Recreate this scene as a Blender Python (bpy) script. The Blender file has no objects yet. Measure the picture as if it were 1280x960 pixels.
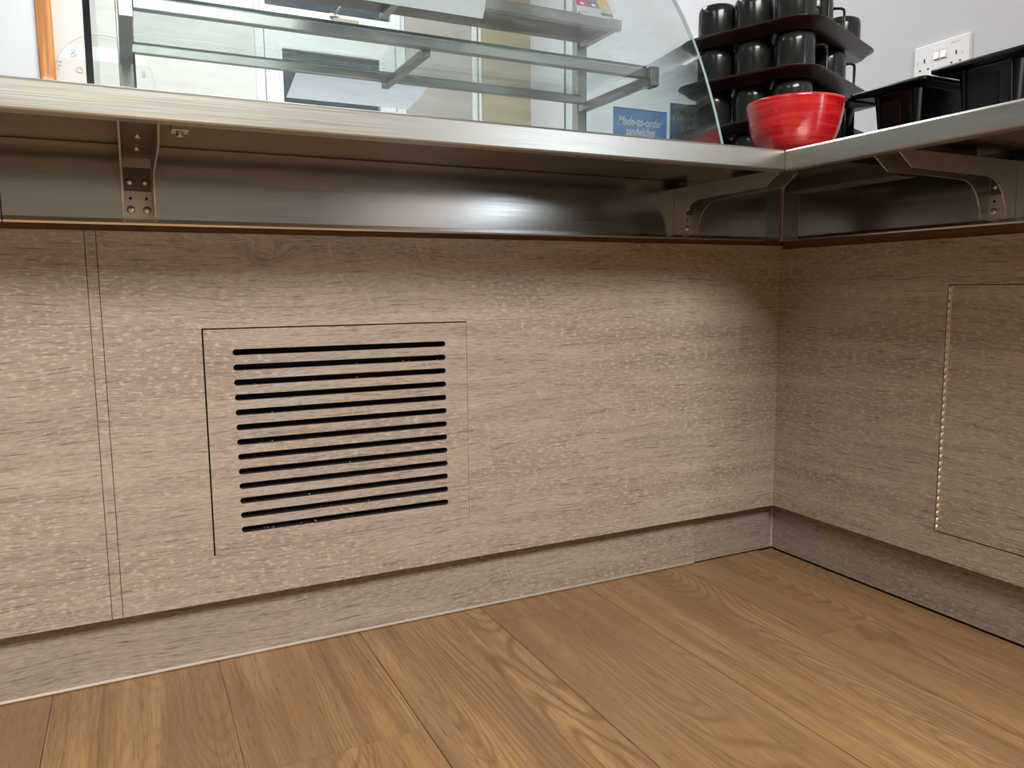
import bpy, bmesh, math, random
from mathutils import Vector, Matrix

random.seed(7)
S = bpy.context.scene
COL = S.collection
PI = math.pi

# ------------------------------------------------------------------ camera
cam_data = bpy.data.cameras.new('camera')
cam = bpy.data.objects.new('camera', cam_data)
COL.objects.link(cam)
_yaw, _pitch, _roll = 0.4571, -0.1207, -0.0090
_cy, _sy = math.cos(_yaw), math.sin(_yaw)
_f = Vector((_sy * math.cos(_pitch), _cy * math.cos(_pitch), math.sin(_pitch)))
_r = Vector((_cy, -_sy, 0.0))
_u = _r.cross(_f)
_r2 = math.cos(_roll) * _r + math.sin(_roll) * _u
_u2 = -math.sin(_roll) * _r + math.cos(_roll) * _u
cam.matrix_world = Matrix(((_r2.x, _u2.x, -_f.x, -1.3903), (_r2.y, _u2.y, -_f.y, -1.3808),
                           (_r2.z, _u2.z, -_f.z, 0.6551), (0, 0, 0, 1)))
cam_data.sensor_fit = 'HORIZONTAL'
cam_data.sensor_width = 36.0
cam_data.lens = 36.0 * 968.33 / 1280.0
cam_data.clip_start = 0.02
cam_data.clip_end = 60
S.camera = cam

# ------------------------------------------------------------------ world, lights, exposure
world = bpy.data.worlds.new('world')
S.world = world
world.use_nodes = True
world.node_tree.nodes['Background'].inputs[0].default_value = (0.30, 0.35, 0.42, 1)
world.node_tree.nodes['Background'].inputs[1].default_value = 0.18


def area(name, loc, target, sx, sy, power, color):
    d = bpy.data.lights.new(name, 'AREA')
    d.shape = 'RECTANGLE'
    d.size, d.size_y = sx, sy
    d.energy = power
    d.color = color
    o = bpy.data.objects.new(name, d)
    COL.objects.link(o)
    o.location = loc
    o.rotation_euler = (Vector(target) - Vector(loc)).to_track_quat('-Z', 'Y').to_euler()
    return o


WARM = (1.0, 0.955, 0.89)
area('ceiling_lamp_customer', (-1.35, -3.0, 2.56), (-1.35, -3.0, 0), 1.7, 1.1, 124, WARM)
area('ceiling_lamp_customer_far', (-3.2, -1.6, 2.56), (-3.2, -1.6, 0), 0.6, 1.1, 10, WARM)
area('ceiling_lamp_kitchen', (-0.9, 1.25, 2.56), (-0.9, 1.25, 0), 1.2, 0.6, 31, (0.92, 0.96, 1.0))
area('ceiling_lamp_kitchen_left', (-2.6, 1.1, 2.56), (-2.6, 1.1, 0), 1.2, 0.6, 7, (0.98, 0.97, 0.96))
area('daylight_window', (0.47, -2.48, 1.18), (-1.0, -2.3, 1.0), 0.45, 0.72, 6, (0.72, 0.86, 1.0))

S.view_settings.view_transform = 'Standard'
S.view_settings.look = 'None'
S.view_settings.gamma = 1.0
S.view_settings.exposure = 0.75
S.view_settings.use_curve_mapping = False
S.cycles.use_denoising = True
S.cycles.transparent_max_bounces = 24
S.cycles.max_bounces = 8
S.cycles.diffuse_bounces = 4
S.cycles.caustics_reflective = False
S.cycles.caustics_refractive = False


# ------------------------------------------------------------------ material helpers
class G:
    """tiny node-graph writer"""

    def __init__(self, name):
        self.m = bpy.data.materials.new(name)
        self.m.use_nodes = True
        self.t = self.m.node_tree
        self.t.nodes.clear()
        self.out = self.t.nodes.new('ShaderNodeOutputMaterial')

    def put(self, sock, v):
        if hasattr(v, 'is_output') or isinstance(v, bpy.types.NodeSocket):
            self.t.links.new(v, sock)
        elif v is not None:
            if sock.type == 'RGBA' and len(v) == 3:
                v = (*v, 1)
            sock.default_value = v

    def n(self, typ, props=None, ins=None, out=0):
        nd = self.t.nodes.new('ShaderNode' + typ)
        for k, v in (props or {}).items():
            setattr(nd, k, v)
        for k, v in (ins or {}).items():
            self.put(nd.inputs[k], v)
        return nd.outputs[out]

    def math(self, op, a, b=None, c=None, clamp=False):
        ins = {0: a}
        if b is not None:
            ins[1] = b
        if c is not None:
            ins[2] = c
        return self.n('Math', {'operation': op, 'use_clamp': clamp}, ins)

    def vec(self, x, y, z=0.0):
        return self.n('CombineXYZ', None, {0: x, 1: y, 2: z})

    def noise(self, v, scale=1.0, detail=3.0, rough=0.55, dist=0.0):
        return self.n('TexNoise', None, {'Vector': v, 'Scale': scale, 'Detail': detail, 'Roughness': rough,
                                         'Distortion': dist})

    def smooth(self, v, a, b, lo=0.0, hi=1.0):
        return self.n('MapRange', {'interpolation_type': 'SMOOTHSTEP'},
                      {'Value': v, 'From Min': a, 'From Max': b, 'To Min': lo, 'To Max': hi})

    def mix(self, f, a, b, mode='MIX'):
        nd = self.t.nodes.new('ShaderNodeMix')
        nd.data_type = 'RGBA'
        nd.blend_type = mode
        self.put(nd.inputs[0], f)
        self.put(nd.inputs[6], a)
        self.put(nd.inputs[7], b)
        return nd.outputs[2]

    def bump(self, h, strength, dist=0.001):
        return self.n('Bump', None, {'Strength': strength, 'Distance': dist, 'Height': h})

    def done(self, col, rough=0.5, metal=0.0, spec=0.5, normal=None, coat=0.0, extra=None):
        ins = {'Base Color': col, 'Roughness': rough, 'Metallic': metal, 'Specular IOR Level': spec,
               'Coat Weight': coat}
        if normal is not None:
            ins['Normal'] = normal
        ins.update(extra or {})
        self.t.links.new(self.n('BsdfPrincipled', None, ins), self.out.inputs[0])
        return self.m

    def pos(self):
        s = self.n('SeparateXYZ', None, {0: self.n('NewGeometry')}).node
        return s.outputs[0], s.outputs[1], s.outputs[2]


def plain(name, col, rough=0.5, metal=0.0, spec=0.5, coat=0.0, var=0.06, vs=9.0):
    g = G(name)
    n = g.noise(g.n('NewGeometry'), vs, 3)
    c = g.mix(n, tuple(x * (1 - var) for x in col), tuple(min(1, x * (1 + var)) for x in col))
    return g.done(c, rough, metal, spec, None, coat)


def laminate(name, axis, tint=1.0):
    g = G(name)
    x, y, z = g.pos()
    u = x if axis == 'x' else y
    v = z
    wob = g.noise(g.vec(g.math('MULTIPLY', u, 3.0), g.math('MULTIPLY', v, 5.0), 3.1), 1, 2)
    v2 = g.math('ADD', v, g.math('MULTIPLY', wob, 0.045))
    # knots: sparse cells that bend the grain
    vor = g.n('TexVoronoi', {'feature': 'F1'}, {'Vector': g.vec(g.math('MULTIPLY', u, 3.1), g.math('MULTIPLY', v, 5.2), 0.7),
                                               'Scale': 1.0, 'Randomness': 1.0})
    knot = g.smooth(vor, 0.17, 0.02)
    v3 = g.math('ADD', v2, g.math('MULTIPLY', knot, 0.02))
    streak = g.noise(g.vec(g.math('MULTIPLY', u, 2.4), g.math('MULTIPLY', v3, 34.0)), 1, 5, 0.62)
    fine = g.noise(g.vec(g.math('MULTIPLY', u, 52.0), g.math('MULTIPLY', v3, 380.0), 5.0), 1, 4, 0.68)
    line = g.noise(g.vec(g.math('MULTIPLY', u, 13.0), g.math('MULTIPLY', v3, 260.0), 9.0), 1, 4, 0.65)
    patch = g.noise(g.vec(g.math('MULTIPLY', u, 2.2), g.math('MULTIPLY', v, 6.5), 1.7), 1, 3)
    t = g.math('ADD', g.math('MULTIPLY', streak, 0.38), g.math('MULTIPLY', fine, 0.62))
    col = g.n('ValToRGB', None, {0: t})
    r = col.node.color_ramp
    r.elements[0].position = 0.30
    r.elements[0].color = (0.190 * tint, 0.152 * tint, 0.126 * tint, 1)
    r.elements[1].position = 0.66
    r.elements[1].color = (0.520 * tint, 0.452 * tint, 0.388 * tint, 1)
    e = r.elements.new(0.47)
    e.color = (0.375 * tint, 0.316 * tint, 0.266 * tint, 1)
    col = g.mix(g.smooth(patch, 0.38, 0.68, 0.0, 0.34), col, (0.235 * tint, 0.178 * tint, 0.135 * tint))
    # dark pores
    pore = g.math('MULTIPLY', g.smooth(line, 0.45, 0.34), 0.62)
    col = g.mix(pore, col, (0.10 * tint, 0.070 * tint, 0.052 * tint))
    # chalky flecks and cross-grain saw marks in patches
    fl = g.noise(g.vec(g.math('MULTIPLY', u, 75.0), g.math('MULTIPLY', v3, 210.0), 2.0), 1, 2, 0.6)
    fleck = g.math('MULTIPLY', g.smooth(fl, 0.53, 0.66), g.smooth(patch, 0.30, 0.58))
    saw = g.noise(g.vec(g.math('ADD', g.math('MULTIPLY', u, 150.0), g.math('MULTIPLY', v, 60.0)), g.math('MULTIPLY', v, 24.0), 4.0), 1, 2)
    patch2 = g.noise(g.vec(g.math('MULTIPLY', u, 4.0), g.math('MULTIPLY', v, 9.0), 8.7), 1, 2)
    sawm = g.math('MULTIPLY', g.smooth(saw, 0.57, 0.70), g.smooth(patch2, 0.54, 0.66))
    col = g.mix(g.math('MULTIPLY', fleck, 0.55), col, (0.64 * tint, 0.575 * tint, 0.50 * tint))
    col = g.mix(g.math('MULTIPLY', sawm, 0.40), col, (0.58 * tint, 0.50 * tint, 0.42 * tint))
    ring = g.math('SINE', g.math('MULTIPLY', vor, 150.0))
    kd = g.math('MULTIPLY', knot, g.smooth(ring, -0.3, 1.0, 0.15, 0.62))
    keep = g.smooth(g.noise(g.vec(g.math('MULTIPLY', u, 1.9), g.math('MULTIPLY', v, 3.3), 6.1), 1, 1), 0.46, 0.56)
    col = g.mix(g.math('MULTIPLY', kd, keep), col, (0.14 * tint, 0.10 * tint, 0.075 * tint))
    nrm = g.bump(g.math('ADD', fine, g.math('MULTIPLY', line, 1.2)), 0.30, 0.0012)
    return g.done(col, g.smooth(fine, 0.3, 0.7, 0.60, 0.46), 0, 0.34, nrm)


def plank_wood():
    g = G('floor_plank_wood')
    tc = g.t.nodes.new('ShaderNodeTexCoord')
    s = g.n('SeparateXYZ', None, {0: tc.outputs['Object']}).node
    rnd = g.n('ObjectInfo').node.outputs['Random']
    ro = g.math('MULTIPLY', rnd, 61.0)
    u, v = s.outputs[0], s.outputs[1]
    wob = g.noise(g.vec(g.math('MULTIPLY', u, 6.0), g.math('MULTIPLY', v, 3.0), ro), 1, 2)
    field = g.noise(g.vec(g.math('MULTIPLY', u, 5.6), g.math('ADD', g.math('MULTIPLY', v, 0.95), g.math('MULTIPLY', wob, 0.10)), ro), 1, 0.6, 0.35)
    fr = g.math('FRACT', g.math('MULTIPLY', field, 62.0))
    ringl = g.smooth(g.math('ABSOLUTE', g.math('SUBTRACT', fr, 0.5)), 0.20, 0.50)
    fine = g.noise(g.vec(g.math('MULTIPLY', u, 240.0), g.math('MULTIPLY', v, 6.0), ro), 1, 4, 0.7)
    mid = g.noise(g.vec(g.math('MULTIPLY', u, 34.0), g.math('MULTIPLY', v, 1.5), ro), 1, 4, 0.6)
    tone = g.noise(g.vec(g.math('MULTIPLY', u, 9.0), g.math('MULTIPLY', v, 1.3), g.math('ADD', ro, 9.0)), 1, 2)
    t = g.math('ADD', g.math('MULTIPLY', mid, 0.55), g.math('MULTIPLY', fine, 0.45))
    ramp = g.n('ValToRGB', None, {0: t})
    r = ramp.node.color_ramp
    r.elements[0].position = 0.30
    r.elements[0].color = (0.195, 0.100, 0.044, 1)
    r.elements[1].position = 0.70
    r.elements[1].color = (0.545, 0.345, 0.172, 1)
    e = r.elements.new(0.5)
    e.color = (0.365, 0.214, 0.102, 1)
    gate = g.smooth(g.noise(g.vec(g.math('MULTIPLY', u, 5.0), g.math('MULTIPLY', v, 0.8), g.math('ADD', ro, 21.0)), 1, 1), 0.38, 0.60, 0.25, 1.0)
    col = g.mix(g.math('MULTIPLY', g.math('MULTIPLY', ringl, gate), 0.62), ramp, (0.170, 0.088, 0.038))
    col = g.mix(g.smooth(tone, 0.45, 0.66, 0, 0.62), col, (0.225, 0.135, 0.070))
    tone2 = g.noise(g.vec(g.math('MULTIPLY', u, 16.0), g.math('MULTIPLY', v, 1.0), g.math('ADD', ro, 33.0)), 1, 2)
    col = g.mix(g.smooth(tone2, 0.52, 0.70, 0, 0.45), col, (0.42, 0.225, 0.098))
    col = g.mix(g.smooth(rnd, 0.0, 1.0, 0.0, 0.45), col, (0.30, 0.178, 0.088))
    pore = g.noise(g.vec(g.math('MULTIPLY', u, 420.0), g.math('MULTIPLY', v, 22.0), ro), 1, 2)
    col = g.mix(g.smooth(pore, 0.58, 0.72, 0, 0.55), col, (0.12, 0.062, 0.028))
    nrm = g.bump(g.math('ADD', fine, pore), 0.12, 0.001)
    return g.done(col, g.smooth(mid, 0.3, 0.7, 0.46, 0.34), 0, 0.42, nrm)


def steel(name, axis, col=(0.42, 0.417, 0.385), rough=0.30, stain=0.12, bump=0.05):
    g = G(name)
    x, y, z = g.pos()
    sc = {'x': (5, 900, 900), 'y': (900, 5, 900), 'z': (900, 900, 5)}[axis]
    br = g.noise(g.vec(g.math('MULTIPLY', x, sc[0]), g.math('MULTIPLY', y, sc[1]), g.math('MULTIPLY', z, sc[2])), 1, 3)
    bl = g.noise(g.n('NewGeometry'), 7.0, 4, 0.6)
    sp = g.noise(g.n('NewGeometry'), 190.0, 2)
    c = g.mix(br, tuple(k * 0.96 for k in col), tuple(min(1, k * 1.03) for k in col))
    c = g.mix(g.smooth(bl, 0.42, 0.75, 0, stain), c, tuple(k * f for k, f in zip(col, (0.55, 0.48, 0.40))))
    c = g.mix(g.smooth(sp, 0.70, 0.80, 0, stain * 1.0), c, (0.10, 0.075, 0.05))
    return g.done(c, g.smooth(br, 0.25, 0.75, rough - 0.03, rough + 0.07), 1.0, 0.5, g.bump(br, bump, 0.0003))


def glass(name, tint=(0.935, 0.975, 0.97), haze=0.018):
    """sheet glass: transmission per surface plus fresnel reflection and a little film of dirt"""
    g = G(name)
    lw = g.n('LayerWeight', None, {'Blend': 0.5}, 1)
    fr = g.math('ADD', g.math('MULTIPLY', g.math('POWER', lw, 5.0), 0.9), 0.026)
    tr = g.n('BsdfTransparent', None, {'Color': tint})
    gl = g.n('BsdfGlossy', None, {'Color': (1, 1, 1), 'Roughness': 0.03})
    df = g.n('BsdfDiffuse', None, {'Color': (0.72, 0.82, 0.84)})
    x, y, z = g.pos()
    dirt = g.noise(g.vec(g.math('ADD', g.math('MULTIPLY', x, 9.0), g.math('MULTIPLY', z, 14.0)),
                         g.math('MULTIPLY', y, 6.0), g.math('MULTIPLY', z, 40.0)), 1, 4, 0.65)
    hz = g.smooth(dirt, 0.42, 0.78, haze * 0.5, haze * 4.0)
    s = g.n('MixShader', None, {0: hz, 1: tr, 2: df})
    s = g.n('MixShader', None, {0: g.math('MULTIPLY', fr, 0.85), 1: s, 2: gl})
    g.t.links.new(s, g.out.inputs[0])
    return g.m


M = {}
M['lam_x'] = laminate('grey_oak_laminate', 'x')
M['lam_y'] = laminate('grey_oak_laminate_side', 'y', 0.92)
M['lam_worn'] = laminate('darker_plinth_laminate', 'x', 0.77)  # darker tint of the same laminate, for plinth boards by the corner
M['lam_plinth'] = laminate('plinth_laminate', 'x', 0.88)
M['lam_dark_y'] = laminate('darker_plinth_laminate_side', 'y', 0.76)
M['plank'] = plank_wood()
M['gap'] = plain('dark_joint', (0.012, 0.010, 0.008), 0.9)
M['steel_x'] = steel('brushed_steel', 'x')
M['steel_y'] = steel('brushed_steel_side', 'y')
M['steel_apron'] = steel('brushed_steel_apron', 'x', (0.47, 0.462, 0.44), 0.17, 0.16)
M['steel_apron_y'] = steel('brushed_steel_apron_side', 'y', (0.47, 0.462, 0.44), 0.17, 0.16)
M['steel_br'] = steel('bracket_steel', 'z', (0.52, 0.505, 0.47), 0.40, 0.35)
M['steel_z'] = steel('brushed_steel_upright', 'z', (0.31, 0.312, 0.305), 0.32, 0.2)
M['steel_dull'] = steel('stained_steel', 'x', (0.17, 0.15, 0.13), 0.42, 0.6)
M['steel_case'] = steel('shelf_frame_steel', 'x', (0.31, 0.315, 0.31), 0.34, 0.2)
M['bolt'] = plain('zinc_bolt', (0.62, 0.60, 0.54), 0.35, 1.0)
M['brown_edge'] = plain('raw_brown_board_edge', (0.115, 0.050, 0.018), 0.8, var=0.35, vs=40)
M['seal'] = plain('pale_sealant', (0.56, 0.50, 0.43), 0.55)
M['slot'] = plain('black_slot_edge', (0.018, 0.018, 0.02), 0.75)
M['brass'] = plain('worn_brass', (0.74, 0.68, 0.56), 0.42, 0.8)
M['glass'] = glass('case_glass')
M['pane'] = glass('window_glass', (0.90, 0.93, 0.95), 0.012)
M['glass_edge'] = plain('pale_glass_edge', (0.33, 0.47, 0.46), 0.12, 0, 0.8, var=0.3, vs=30)
M['glass_edge_dark'] = plain('green_glass_edge', (0.010, 0.055, 0.048), 0.12, 0, 0.8)
M['glass_edge_mid'] = plain('teal_glass_edge', (0.06, 0.13, 0.13), 0.12, 0, 0.8)
M['gasket'] = plain('black_glass_edge', (0.006, 0.012, 0.014), 0.25)
M['mug'] = plain('black_mug_glaze', (0.017, 0.022, 0.021), 0.15, 0, 0.36, 0.0, var=0.2)
M['tray'] = plain('dark_brown_tray', (0.040, 0.011, 0.010), 0.30, 0, 0.5, 0.15)
M['tub'] = plain('black_plastic', (0.005, 0.005, 0.006), 0.24, 0, 0.3)
M['tub_in'] = plain('black_plastic_matt', (0.004, 0.004, 0.004), 0.55, 0, 0.3)
def paper_mat():
    g = G('white_paper')
    d = g.n('BsdfDiffuse', None, {'Color': (0.86, 0.88, 0.90)})
    t = g.n('BsdfTranslucent', None, {'Color': (0.94, 0.955, 0.98)})
    g.t.links.new(g.n('MixShader', None, {0: 0.6, 1: d, 2: t}), g.out.inputs[0])
    return g.m


M['paper'] = paper_mat()
M['door_white'] = plain('white_door_paint', (0.66, 0.69, 0.69), 0.5, var=0.03)
M['white'] = plain('white_plastic', (0.88, 0.88, 0.89), 0.32, var=0.01)
M['frame_white'] = plain('white_window_frame', (0.74, 0.74, 0.70), 0.4, var=0.05)
M['wall_lilac'] = plain('pale_grey_wall_paint', (0.62, 0.625, 0.65), 0.85, 0, 0.3, var=0.02)
M['wall_cream'] = plain('cream_wall_paint', (0.70, 0.665, 0.61), 0.85, 0, 0.3, var=0.02)
M['board_grey'] = plain('grey_brown_board', (0.40, 0.37, 0.32), 0.7, var=0.08, vs=3)
M['board_olive'] = plain('olive_brown_board', (0.40, 0.335, 0.225), 0.7, var=0.06, vs=3)
M['ceiling'] = plain('ceiling_paint', (0.58, 0.57, 0.55), 0.9)
M['room_wall'] = plain('room_wall_paint', (0.34, 0.32, 0.285), 0.85)
M['dado'] = plain('dark_dado_boarding', (0.27, 0.25, 0.22), 0.7)
M['concrete'] = plain('kitchen_floor_vinyl', (0.33, 0.31, 0.28), 0.6)
M['ink'] = plain('black_print', (0.02, 0.02, 0.02), 0.6)
M['ink_soft'] = plain('grey_print', (0.50, 0.48, 0.45), 0.6)
M['ink_gold'] = plain('faded_gold_print', (0.62, 0.56, 0.44), 0.5)
M['blue_card'] = plain('blue_card', (0.17, 0.39, 0.84), 0.35, var=0.05)
M['white_ink'] = plain('white_print', (0.90, 0.92, 0.94), 0.5)
M['pink'] = plain('pink_print', (0.52, 0.045, 0.13), 0.45)
M['slate'] = plain('slate_print', (0.085, 0.115, 0.14), 0.45)
M['yellow'] = plain('yellow_print', (0.72, 0.44, 0.06), 0.45)


def pine():
    g = G('orange_pine')
    x, y, z = g.pos()
    n = g.noise(g.vec(g.math('MULTIPLY', x, 90.0), g.math('MULTIPLY', y, 90.0), g.math('MULTIPLY', z, 3.0)), 1, 3)
    c = g.mix(g.smooth(n, 0.3, 0.7), (0.36, 0.120, 0.022), (0.62, 0.27, 0.065))
    return g.done(c, 0.3, 0, 0.5, None, 0.2)


def red_glaze():
    g = G('red_bowl_glaze')
    x, y, z = g.pos()
    band = g.noise(g.vec(g.math('MULTIPLY', x, 8.0), g.math('MULTIPLY', y, 8.0), g.math('MULTIPLY', z, 150.0)), 1, 3)
    blot = g.noise(g.n('NewGeometry'), 26.0, 3)
    c = g.mix(g.smooth(band, 0.35, 0.68), (0.50, 0.008, 0.012), (0.74, 0.032, 0.034))
    c = g.mix(g.smooth(blot, 0.55, 0.75, 0, 0.35), c, (0.86, 0.13, 0.11))
    return g.done(c, 0.14, 0, 0.5, g.bump(band, 0.35, 0.002), 0.3)


M['pine'] = pine()
M['red'] = red_glaze()


# ------------------------------------------------------------------ object helpers
class MB:
    """collects world-space geometry, then links it as ONE mesh object"""

    def __init__(self):
        self.v, self.f, self.mi, self.sm = [], [], [], []

    def add(self, vs, fs, mi=0, smooth=False):
        o = len(self.v)
        self.v += [tuple(p) for p in vs]
        for f in fs:
            self.f.append([i + o for i in f])
            self.mi.append(mi)
            self.sm.append(smooth)
        return self

    def box(self, x0, x1, y0, y1, z0, z1, mi=0):
        vs = [(x, y, z) for z in (z0, z1) for y in (y0, y1) for x in (x0, x1)]
        return self.add(vs, [(0, 2, 3, 1), (4, 5, 7, 6), (0, 1, 5, 4), (2, 6, 7, 3), (0, 4, 6, 2), (1, 3, 7, 5)], mi)

    def prism(self, pts, d0, d1, mp, mi=0, smooth_side=False):
        """pts 2D polygon; mp(a,b,d)->xyz"""
        n = len(pts)
        vs = [mp(a, b, d0) for a, b in pts] + [mp(a, b, d1) for a, b in pts]
        self.add(vs, [list(range(n)), list(range(2 * n - 1, n - 1, -1))], mi)
        self.add(vs, [(i, (i + 1) % n, n + (i + 1) % n, n + i) for i in range(n)], mi, smooth_side)
        return self

    def lathe(self, prof, c, seg=32, mi=0, smooth=True):
        vs, fs = [], []
        m = len(prof)
        for i in range(seg):
            a = 2 * PI * i / seg
            for r, z in prof:
                vs.append((c[0] + r * math.cos(a), c[1] + r * math.sin(a), c[2] + z))
        for i in range(seg):
            j = (i + 1) % seg
            for k in range(m - 1):
                fs.append((i * m + k, j * m + k, j * m + k + 1, i * m + k + 1))
        return self.add(vs, fs, mi, smooth)

    def tube(self, pts, r, seg=8, mi=0, rx=None):
        """square-ish or round bar along points"""
        vs, fs = [], []
        pts = [Vector(p) for p in pts]
        prev_n = None
        for i, p in enumerate(pts):
            if i == 0:
                t = pts[1] - pts[0]
            elif i == len(pts) - 1:
                t = pts[-1] - pts[-2]
            else:
                t = (pts[i + 1] - p).normalized() + (p - pts[i - 1]).normalized()
            t.normalize()
            ref = prev_n if prev_n is not None else (Vector((0, 0, 1)) if abs(t.z) < 0.9 else Vector((1, 0, 0)))
            n = (ref - t * ref.dot(t)).normalized()
            prev_n = n
            b = t.cross(n)
            for k in range(seg):
                a = 2 * PI * (k + 0.5) / seg
                vs.append(p + n * (r * math.cos(a)) + b * ((rx or r) * math.sin(a)))
        for i in range(len(pts) - 1):
            for k in range(seg):
                k2 = (k + 1) % seg
                fs.append((i * seg + k, i * seg + k2, (i + 1) * seg + k2, (i + 1) * seg + k))
        e = (len(pts) - 1) * seg
        fs.append(list(range(seg - 1, -1, -1)))
        fs.append([e + k for k in range(seg)])
        return self.add(vs, fs, mi, seg > 4)

    def build(self, name, mats, parent=None, bevel=0.0, base=None):
        if not isinstance(mats, (list, tuple)):
            mats = [mats]
        org = Vector(base) if base is not None else (Vector(parent['_b']) if parent is not None else Vector((0, 0, 0)))
        me = bpy.data.meshes.new(name)
        me.from_pydata([Vector(p) - org for p in self.v], [], self.f)
        for m in mats:
            me.materials.append(m)
        for p, i, s in zip(me.polygons, self.mi, self.sm):
            p.material_index = i
            p.use_smooth = s
        bm = bmesh.new()
        bm.from_mesh(me)
        bmesh.ops.remove_doubles(bm, verts=bm.verts, dist=1e-6)
        bmesh.ops.recalc_face_normals(bm, faces=bm.faces)
        bm.to_mesh(me)
        bm.free()
        o = bpy.data.objects.new(name, me)
        COL.objects.link(o)
        if bevel:
            b = o.modifiers.new('bevel', 'BEVEL')
            b.width, b.segments, b.limit_method = bevel, 2, 'ANGLE'
        o['_b'] = list(org)
        if parent is not None:
            o.parent = parent
            o.location = org - Vector(parent['_b'])
        else:
            o.location = org
        return o


def empty(name, loc, label, cat, group=None):
    o = bpy.data.objects.new(name, None)
    o.empty_display_size = 0.05
    COL.objects.link(o)
    o.location = loc
    o['_b'] = list(loc)
    o['label'], o['category'] = label, cat
    if group:
        o['group'] = group
    return o


def tag(o, label, cat, group=None):
    o['label'], o['category'] = label, cat
    if group:
        o['group'] = group
    return o


def struct(o):
    o['kind'] = 'structure'
    return o


def holed_plate(outline, holes, thick, mp):
    """2D plate with holes, cut as a filled curve; mp(a,b,d) -> xyz, d in 0..thick"""
    cu = bpy.data.curves.new('plate', 'CURVE')
    cu.dimensions = '2D'
    cu.fill_mode = 'BOTH'
    cu.extrude = thick / 2
    for poly in [outline] + holes:
        sp = cu.splines.new('POLY')
        sp.points.add(len(poly) - 1)
        for q, (a, b) in zip(sp.points, poly):
            q.co = (a, b, 0, 1)
        sp.use_cyclic_u = True
    ob = bpy.data.objects.new('plate', cu)
    COL.objects.link(ob)
    bpy.context.view_layer.update()
    me = bpy.data.meshes.new_from_object(ob.evaluated_get(bpy.context.evaluated_depsgraph_get()))
    mb = MB()
    for p in me.polygons:
        flat = abs(p.normal.z) > 0.5
        mb.add([mp(me.vertices[i].co.x, me.vertices[i].co.y, me.vertices[i].co.z + thick / 2) for i in p.vertices],
               [list(range(len(p.vertices)))], 0 if flat else 1)
    bpy.data.objects.remove(ob)
    bpy.data.curves.remove(cu)
    return mb


def text_mb(s, size, mp, depth=0.0004, shear=0.0, width=None, bold=0.0):
    """lettering as thin raised geometry, mp(a,b,d) -> xyz, centred at 0,0"""
    cu = bpy.data.curves.new('txt', 'FONT')
    cu.body = s
    cu.size = size
    cu.shear = shear
    cu.align_x = 'CENTER'
    cu.extrude = depth / 2
    cu.offset = bold
    cu.resolution_u = 3
    ob = bpy.data.objects.new('txt', cu)
    COL.objects.link(ob)
    bpy.context.view_layer.update()
    me = bpy.data.meshes.new_from_object(ob.evaluated_get(bpy.context.evaluated_depsgraph_get()))
    xs = [v.co.x for v in me.vertices]
    k = 1.0 if width is None else width / (max(xs) - min(xs))
    c = (max(xs) + min(xs)) / 2
    mb = MB()
    mb.add([mp((v.co.x - c) * k, v.co.y, v.co.z + depth / 2) for v in me.vertices],
           [list(p.vertices) for p in me.polygons])
    bpy.data.objects.remove(ob)
    bpy.data.curves.remove(cu)
    return mb


def XZ(y, sgn=1):          # plate facing -Y, depth goes +Y
    return lambda a, b, d: (a, y + d * sgn, b)


def YZ(x, sgn=1):
    return lambda a, b, d: (x + d * sgn, a, b)


# ------------------------------------------------------------------ dimensions
ZT, ZB = 0.7616, 0.1245      # top and bottom of the laminate panels
ZS, TH, OV = 0.900, 0.037, 0.320   # worktop height, lip height, overhang
ZU = 0.888                   # underside of the worktop sheet
PL = 0.035                   # plinth recess
BW, RW = 2.23, 0.50          # far wall Y, right wall X
XL, YN, CZ = -4.6, -6.2, 2.6

# ------------------------------------------------------------------ room shell
fl = struct(MB().box(XL, RW, YN, BW, -0.03, -0.004).build('floor', M['concrete'], base=(0, 0, -0.004)))
PW = 0.256
lens_tab = {}
for c in range(-11, 1):
    x1 = -0.004 + PW * c
    x0 = x1 - PW
    x1c = min(x1, 0.033)
    joints = {0: [-0.381, -1.62, -2.85], -1: [-0.98, -2.2], -2: [-0.048, -1.27, -2.5], -3: [-0.62, -1.9], -4: [-0.335, -1.55],
              -5: [-0.86, -2.1]}.get(c, [-0.4 - 0.31 * (c % 4), -1.7 - 0.31 * (c % 4), -2.95 - 0.2 * (c % 4)])
    ys = [PL + 0.004] + joints + [-4.2]
    for a, b in zip(ys[:-1], ys[1:]):
        if a - b < 0.01:
            continue
        g = 0.0008
        ctr = ((x0 + x1) / 2, (a + b) / 2, -0.004)
        mb = MB().box(x0 + g, x1c - g, b + g, a - g, -0.004, 0.0)
        mb.build('plank', M['plank'], fl, base=ctr)
# strip of floor under the right-hand plinth
MB().box(-0.004, 0.034, -4.2, PL, -0.004, -0.0005).build('plank', M['plank'], fl, base=(0.015, -1.9, -0.004))

struct(MB().box(XL, RW, YN, BW, CZ, CZ + 0.05).build('ceiling', M['ceiling']))
rect = lambda a0, a1, b0, b1: [(a0, b0), (a1, b0), (a1, b1), (a0, b1)]
struct(holed_plate(rect(YN, BW + 0.1, -0.03, CZ), [rect(-2.76, -2.20, 0.76, 1.60)], 0.1, YZ(RW)).build('wall_right', [M['wall_lilac'], M['frame_white']]))
struct(MB().box(XL - 0.1, XL, YN, BW + 0.1, -0.03, CZ).build('wall_left', M['room_wall']))

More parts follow.
